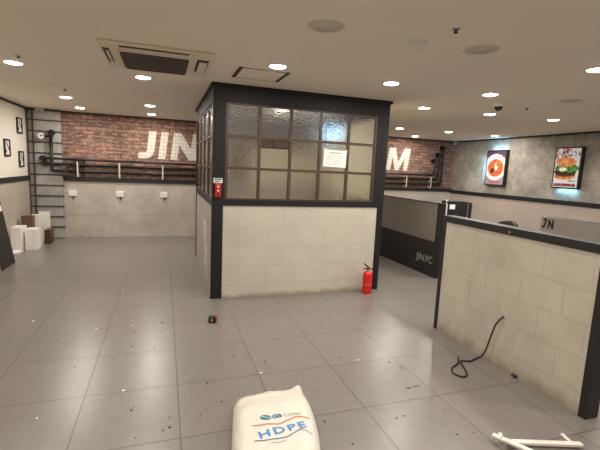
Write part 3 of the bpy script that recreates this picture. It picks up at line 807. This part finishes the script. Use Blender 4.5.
lightbox('lightbox_poster', 'lit poster box of a burger on the concrete wall', 5.49, 6.04, 1.437, 2.232, M_burger, 0, (('bottom', 0, 1.6),))

# ------------------------------------------------------------------ tiled half wall on the right
hx, hy0, hy1, hz = 2.685, 1.735, 3.365, 1.19
hw_ = thing('half_wall', 'beige tiled half wall framed in black on the right', 'partition', (hx, 2.55, 0))
mk('tile_panel', B(hx + .006, hx + .114, hy0 + .055, hy1 - .05, 0, hz - .062), M_half, hw_)
mk('post', B(hx, hx + .12, hy0, hy0 + .055, 0, hz - .062), M_blackwood, hw_, bevel=.003)
mk('post', B(hx, hx + .12, hy1 - .05, hy1, 0, hz - .062), M_blackwood, hw_, bevel=.003)
mk('top_rail', B(hx - .004, hx + .124, hy0 - .004, hy1 + .004, hz - .062, hz), M_blackwood, hw_, bevel=.003)
mk('sticker', tube(bmesh.new(), [(hx - .004, 2.53, 1.152), (hx - .0055, 2.53, 1.152)], .012, 16), M_yellow, hw_, label='small round yellow sticker')
t = thing('floor_socket', 'small black socket at the foot of the tiled half wall', 'socket', (2.67, 2.32, 0))
mk('body', B(2.664, 2.6895, 2.295, 2.335, .0, .022), M_blackpl, t, bevel=.004); mk('pin', B(2.656, 2.664, 2.31, 2.32, .006, .014), M_grey, t)
# cable
cp = [(2.697, 2.497, .437), (2.672, 2.50, .43), (2.655, 2.535, .36), (2.66, 2.565, .28), (2.655, 2.585, .19), (2.655, 2.61, .10), (2.64, 2.635, .03), (2.60, 2.65, .0085), (2.51, 2.622, .0075), (2.425, 2.64, .0075),
      (2.37, 2.53, .0075), (2.31, 2.43, .0075), (2.25, 2.415, .0075), (2.22, 2.48, .0075), (2.265, 2.555, .0075), (2.36, 2.605, .0075), (2.41, 2.65, .022), (2.43, 2.685, .024)]
t = thing('loose_cable', 'black loose cable hanging from the tiled half wall and looping on the floor', 'cable', (2.5, 2.55, 0))
mk('cord', tube(bmesh.new(), spline(cp, 6), .0072, 8), M_cableblack, t, True)
mk('bare_tip', tube(bmesh.new(), [(2.43, 2.685, .024), (2.435, 2.695, .025)], .004, 8), M_brown, t)

# ------------------------------------------------------------------ fire extinguisher
ex, ey = 2.545, 4.585
t = thing('fire_extinguisher', 'small red fire extinguisher on the floor by the booth corner', 'fire extinguisher', (ex, ey, 0))
bm = bmesh.new(); lathe(bm, [(0, .004), (.055, .004), (.060, .0), (.062, .012), (.062, .235), (.058, .262), (.045, .285), (.024, .298), (.017, .302), (.017, .312), (0, .312)], ex, ey, 0); mk('tank', bm, M_red, t, True)
bm = bmesh.new(); lathe(bm, [(0, .31), (.016, .31), (.018, .318), (.018, .336), (.010, .342), (0, .342)], ex, ey, 0); mk('valve', bm, M_blackpl, t, True)
Mh = Matrix.Translation((ex, ey, .335)) @ Matrix.Rotation(math.radians(20), 4, 'Z')
bm = bmesh.new(); tube(bm, [Mh @ Vector(p) for p in ((.02, 0, .005), (-.03, 0, .035), (-.085, 0, .075))], [.009, .010, .008], 8); mk('lever', bm, M_blackpl, t)
bm = bmesh.new(); tube(bm, [Mh @ Vector(p) for p in ((.02, 0, -.008), (-.03, 0, .002), (-.08, 0, .0))], [.008, .009, .007], 8); mk('carry_handle', bm, M_blackpl, t)
mk('hose', tube(bmesh.new(), spline([(ex + .014, ey, .327), (ex + .05, ey - .01, .325), (ex + .077, ey - .01, .28), (ex + .078, ey - .01, .18), (ex + .076, ey - .01, .10)], 6), .009, 8), M_blackpl, t, True)
mk('nozzle', tube(bmesh.new(), [(ex + .076, ey - .01, .10), (ex + .076, ey - .01, .05)], [.009, .013], 10), M_blackpl, t)
bm = bmesh.new()
vs0 = []; 
for i in range(9):
    a = math.radians(-150 + 90 * i / 8); vs0.append([bm.verts.new((ex + .0632 * math.cos(a), ey + .0632 * math.sin(a), z)) for z in (.115, .145)])
for i in range(8): bm.faces.new((vs0[i][0], vs0[i + 1][0], vs0[i + 1][1], vs0[i][1]))
mk('label_band', bm, plain('extinguisher_label', (214, 78, 62), .5), t, label='pale label on the tank')
mk('pin_ring', tube(bmesh.new(), [Mh @ Vector((-.005 + .012 * math.cos(q), -.02, .01 + .012 * math.sin(q))) for q in [2 * math.pi * i / 12 for i in range(12)]], .002, 6, closed=True), M_steelplain, t)

# ------------------------------------------------------------------ small things on the floor
t = thing('black_plug', 'small black block with a red end on the floor in front of the booth corner', 'plug', (.47, 4.04, 0))
Mp = Matrix.Translation((.47, 3.985, 0)) @ Matrix.Rotation(math.radians(-12), 4, 'Z')
mk('body', B(-.042, .034, -.03, .03, 0, .062, M=Mp), M_blackpl, t, bevel=.006); mk('end_cap', B(.034, .042, -.028, .028, .004, .056, M=Mp), M_red, t, bevel=.004, label='red end')
mk('switch', B(-.02, .005, -.032, -.03, .02, .045, M=Mp), M_grey, t)

# white metal bracket bottom right
t = thing('folding_bracket', 'white metal V-shaped bracket lying on the floor at the bottom right', 'bracket', (2.1, 1.6, 0))
def bar(bm, a, b, w, h, z=0.0):
    a = Vector(a); b = Vector(b); d = b - a; M_ = Matrix.Translation((a.x, a.y, z)) @ Matrix.Rotation(math.atan2(d.y, d.x), 4, 'Z')
    return box(bm, 0, d.length, -w / 2, w / 2, 0, h, M=M_)
mk('arm', bar(bmesh.new(), (1.955, 1.675), (2.38, 1.535), .034, .018, .014), M_white, t, bevel=.003)
ar = mk('arm', bar(bmesh.new(), (1.893, 1.735), (2.055, 1.46), .034, .016, .031), M_white, t, bevel=.003)
mk('hole', tube(bmesh.new(), [(1.918, 1.692, .0465), (1.918, 1.692, .0478)], .006, 12), M_ink, ar)
mk('foot', bar(bmesh.new(), (1.935, 1.70), (1.985, 1.765), .02, .018, .0), M_white, t, bevel=.003)
mk('foot', bar(bmesh.new(), (2.345, 1.555), (2.375, 1.66), .022, .014, .0), M_white, t, bevel=.003)
mk('hinge_pin', tube(bmesh.new(), [(1.962, 1.672, .0), (1.962, 1.672, .05)], .009, 12), M_steelplain, t)

# ------------------------------------------------------------------ sack
def bag_xy(s, t):
    # s 0 left .. 1 right, t 0 far (mouth) .. 1 near
    lx = .435 - .115 * t - .05 * t * t - .02 * math.sin(math.pi * min(t, 1)); ly = 2.475 - .98 * t
    rx = .930 - .07 * t - .175 * t * t + .02 * math.sin(math.pi * min(1, t * 1.2)); ry = 2.545 - 1.05 * t
    x = lx + (rx - lx) * s; y = ly + (ry - ly) * s
    if t < .12:
        y += (1 - t / .12) * (.055 * max(0, math.sin(math.pi * min(1, s / .72))) ** .7 * (.75 + .25 * math.sin(s * 14)) - (.025 * max(0, .08 - s) / .08))
    return x, y
def bag_h(s, t):
    e = max(0.0, 1 - abs(2 * s - 1) ** 5) ** .5
    far = min(1, .28 + t / .22) if t < .3 else 1
    far = .25 + .75 * math.sin(min(1, t / .25) * math.pi / 2)
    near = math.sin(min(1, (1 - t) / .14) * math.pi / 2) ** .6
    h = .105 * e * far * near
    x, y = bag_xy(s, t)
    h += e * near * (.010 * (noise.noise((x * 5, y * 5, 1)) ) + .006 * noise.noise((x * 16 + y * 5, y * 9, 4)))
    h += .03 * math.exp(-((s - .97) / .10) ** 2 - (t / .05) ** 2) * 1.0
    h += .010 * math.exp(-((t - .055 - .02 * s) / .018) ** 2) * e * (1 if s < .6 else .3)
    return max(.006, h)
bg = thing('plastic_sack', 'white plastic resin sack with blue HDPE print lying on the floor', 'sack', (.63, 2.0, 0))
bm = bmesh.new(); NS, NT = 48, 72
top = [[None] * (NT + 1) for _ in range(NS + 1)]; bot = [[None] * (NT + 1) for _ in range(NS + 1)]
for i in range(NS + 1):
    for j in range(NT + 1):
        s_, t_ = i / NS, j / NT; s_ = .5 - .5 * math.cos(math.pi * s_)
        x, y = bag_xy(s_, t_); edge = i in (0, NS) or j in (0, NT)
        top[i][j] = bm.verts.new((x, y, .003 + bag_h(s_, t_)))
        bot[i][j] = bm.verts.new((x, y, .001))
for i in range(NS):
    for j in range(NT):
        bm.faces.new((top[i][j], top[i + 1][j], top[i + 1][j + 1], top[i][j + 1])); bm.faces.new((bot[i][j], bot[i][j + 1], bot[i + 1][j + 1], bot[i + 1][j]))
for i in range(NS):
    for j in (0, NT): bm.faces.new((top[i][j], top[i + 1][j], bot[i + 1][j], bot[i][j]))
for j in range(NT):
    for i in (0, NS): bm.faces.new((top[i][j], top[i][j + 1], bot[i][j + 1], bot[i][j]))
k = N('sack_film'); n1 = k.noise(14, 4)
k.set(Base_Color=k.mix(n1, lin((210, 204, 190)), lin((222, 217, 204))), Roughness=.4); k.bump(k.noise(22, 4), .006, .5); M_sack = k.m
mk('body', bm, M_sack, bg, True)
def on_bag(x, y, dz=.0025):
    y -= .013
    s_, t_ = .5, .45
    for _ in range(40):
        fx, fy = bag_xy(s_, t_); ex_, ey_ = x - fx, y - fy
        ax, ay = bag_xy(s_ + .001, t_); bx_, by_ = bag_xy(s_, t_ + .001)
        a, b, c_, d = (ax - fx) / .001, (bx_ - fx) / .001, (ay - fy) / .001, (by_ - fy) / .001
        det = a * d - b * c_
        s_ += (d * ex_ - b * ey_) / det; t_ += (-c_ * ex_ + a * ey_) / det
    return (x, y, .003 + bag_h(min(1, max(0, s_)), min(1, max(0, t_))) + dz)
def wave(x): return .016 * math.sin((x - .50) / .30 * 2 * math.pi * .8 + 3.3)
def bag_text(s, x0, y0, wd, size, slope, mat, nm, bold=0, lab=None, sp=1.0):
    bm = text_bm(s, size, lambda a, b, c: (a, b, c), bold=bold, width=wd, extrude=0, space=sp)
    bmesh.ops.triangulate(bm, faces=bm.faces)
    bmesh.ops.subdivide_edges(bm, edges=[e for e in bm.edges if e.calc_length() > .02], cuts=2)
    for v in bm.verts:
        a, b = v.co.x, v.co.y
        v.co = Vector(on_bag(x0 + a - b * slope * .3, y0 + b + a * slope))
    return mk(nm, bm, mat, bg, label=lab)
bag_text('HDPE', .500, 1.985, .29, .076, .16, M_blue, 'printed_letters', .002, 'blue letters HDPE', 1.25)
bag_text('GS', .612, 2.140, .062, .046, .10, M_teal, 'printed_letters', .002, 'small teal letters')
bag_text('Caltex', .685, 2.147, .115, .046, .08, M_lgrey, 'printed_letters', 0, 'small pale grey letters')
def bag_line(pts, wd, mat, lab):
    bm = bmesh.new(); P_ = spline([(a, b, 0) for a, b in pts], 10); prev = None
    for p in P_:
        a = bm.verts.new(on_bag(p.x, p.y - wd / 2)); b = bm.verts.new(on_bag(p.x, p.y + wd / 2))
        if prev: bm.faces.new((prev[0], a, b, prev[1]))
        prev = (a, b)
    mk('printed_line', bm, mat, bg, label=lab)
bag_line([(.482, 2.105), (.55, 2.092), (.63, 2.088), (.70, 2.112), (.77, 2.135), (.842, 2.118)], .009, M_redp, 'red wavy line')
bag_line([(.464, 1.968), (.55, 1.966), (.638, 1.966), (.70, 1.990), (.755, 2.012), (.80, 1.962)], .007, M_navy, 'blue wavy line')
bag_line([(.547, 1.935), (.59, 1.933), (.637, 1.940)], .006, M_lgrey, 'faint grey line')
bm = bmesh.new(); cvt = bm.verts.new(on_bag(.572, 2.155)); ring = [bm.verts.new(on_bag(.572 + .034 * math.cos(q), 2.155 + .026 * math.sin(q))) for q in [2 * math.pi * i / 20 for i in range(20)]]
for i in range(20): bm.faces.new((cvt, ring[i], ring[(i + 1) % 20]))
lg_ = mk('printed_emblem', bm, M_teal, bg, label='teal oval emblem')
bm = bmesh.new(); prev = None
for i in range(13):
    q = i / 12; x = .545 + .054 * q; y = 2.153 + .009 * math.sin(q * 2 * math.pi)
    a = bm.verts.new(on_bag(x, y - .003, .0035)); b = bm.verts.new(on_bag(x, y + .003, .0035))
    if prev: bm.faces.new((prev[0], a, b, prev[1]))
    prev = (a, b)
mk('emblem_wave', bm, M_white, lg_, label='white wave across the emblem')

# ------------------------------------------------------------------ debris
DARK = [(1.72, 2.39), (1.76, 2.39), (1.79, 2.39), (1.83, 2.39), (1.84, 2.74), (1.85, 2.69), (1.86, 2.64), (0.55, 3.18), (0.66, 3.15), (0.79, 3.04), (0.3, 2.81), (1.44, 2.96), (1.0, 2.67), (1.03, 2.51), (1.83, 3.21), (1.85, 2.67), (1.81, 2.78), (1.81, 2.39), (1.73, 2.38), (1.44, 2.08), (1.5, 2.09), (1.82, 2.08), (1.84, 1.83), (1.05, 1.93), (0.97, 2.17), (1.72, 1.84), (-1.98, 6.97), (-0.86, 5.62), (-0.77, 5.68), (-0.26, 3.57), (-0.08, 3.49), (-0.07, 3.39), (-0.39, 3.38), (-0.65, 3.29), (-0.02, 4.08), (-0.73, 8.3), (0.0, 5.99), (-0.26, 3.88), (-0.12, 2.88), (-0.19, 2.63), (-0.2, 2.6), (0.03, 2.36), (-0.01, 2.34), (-0.16, 2.31), (0.21, 2.36), (0.22, 2.44), (0.03, 2.46), (0.37, 2.55)]
WHITE = [(1.56, 2.88), (0.71, 2.86), (-0.78, 7.21), (-0.49, 5.25), (-1.21, 4.37), (-0.61, 4.04), (-0.29, 4.05), (-0.27, 2.85), (-0.74, 2.65)]
def crumb(x, y, mat, name, label, group, r):
    bm = bmesh.new(); n = random.randint(5, 7); a0 = random.random() * 6; el = random.uniform(.35, .8)
    pl = []
    for i in range(n):
        a = 2 * math.pi * i / n; q = r * random.uniform(.65, 1.2)
        u, v = q * math.cos(a), q * el * math.sin(a)
        pl.append((u * math.cos(a0) - v * math.sin(a0), u * math.sin(a0) + v * math.cos(a0)))
    prism(bm, pl, lambda a, b, d: (a, b, d), r * .5)
    o = mk(name, bm, mat); o.location = (x, y, .0005)
    tag(o, label, 'debris', group)
for x, y in DARK:
    left = x < .4
    crumb(x, y, M_debris, 'debris_crumb', 'dark crumb of debris on the floor tiles left of the white sack' if left else 'dark crumb of debris on the floor tiles between sack, booth and half wall',
          'dark crumbs on the left floor' if left else 'dark crumbs on the right floor', random.uniform(.005, .010))
for x, y in WHITE:
    left = x < .4
    crumb(x, y, M_chip, 'paint_chip', 'white chip on the floor tiles left of the booth and sack' if left else 'white chip on the floor tiles between sack and booth',
          'white chips on the left floor' if left else 'white chips between sack and booth', random.uniform(.010, .016))
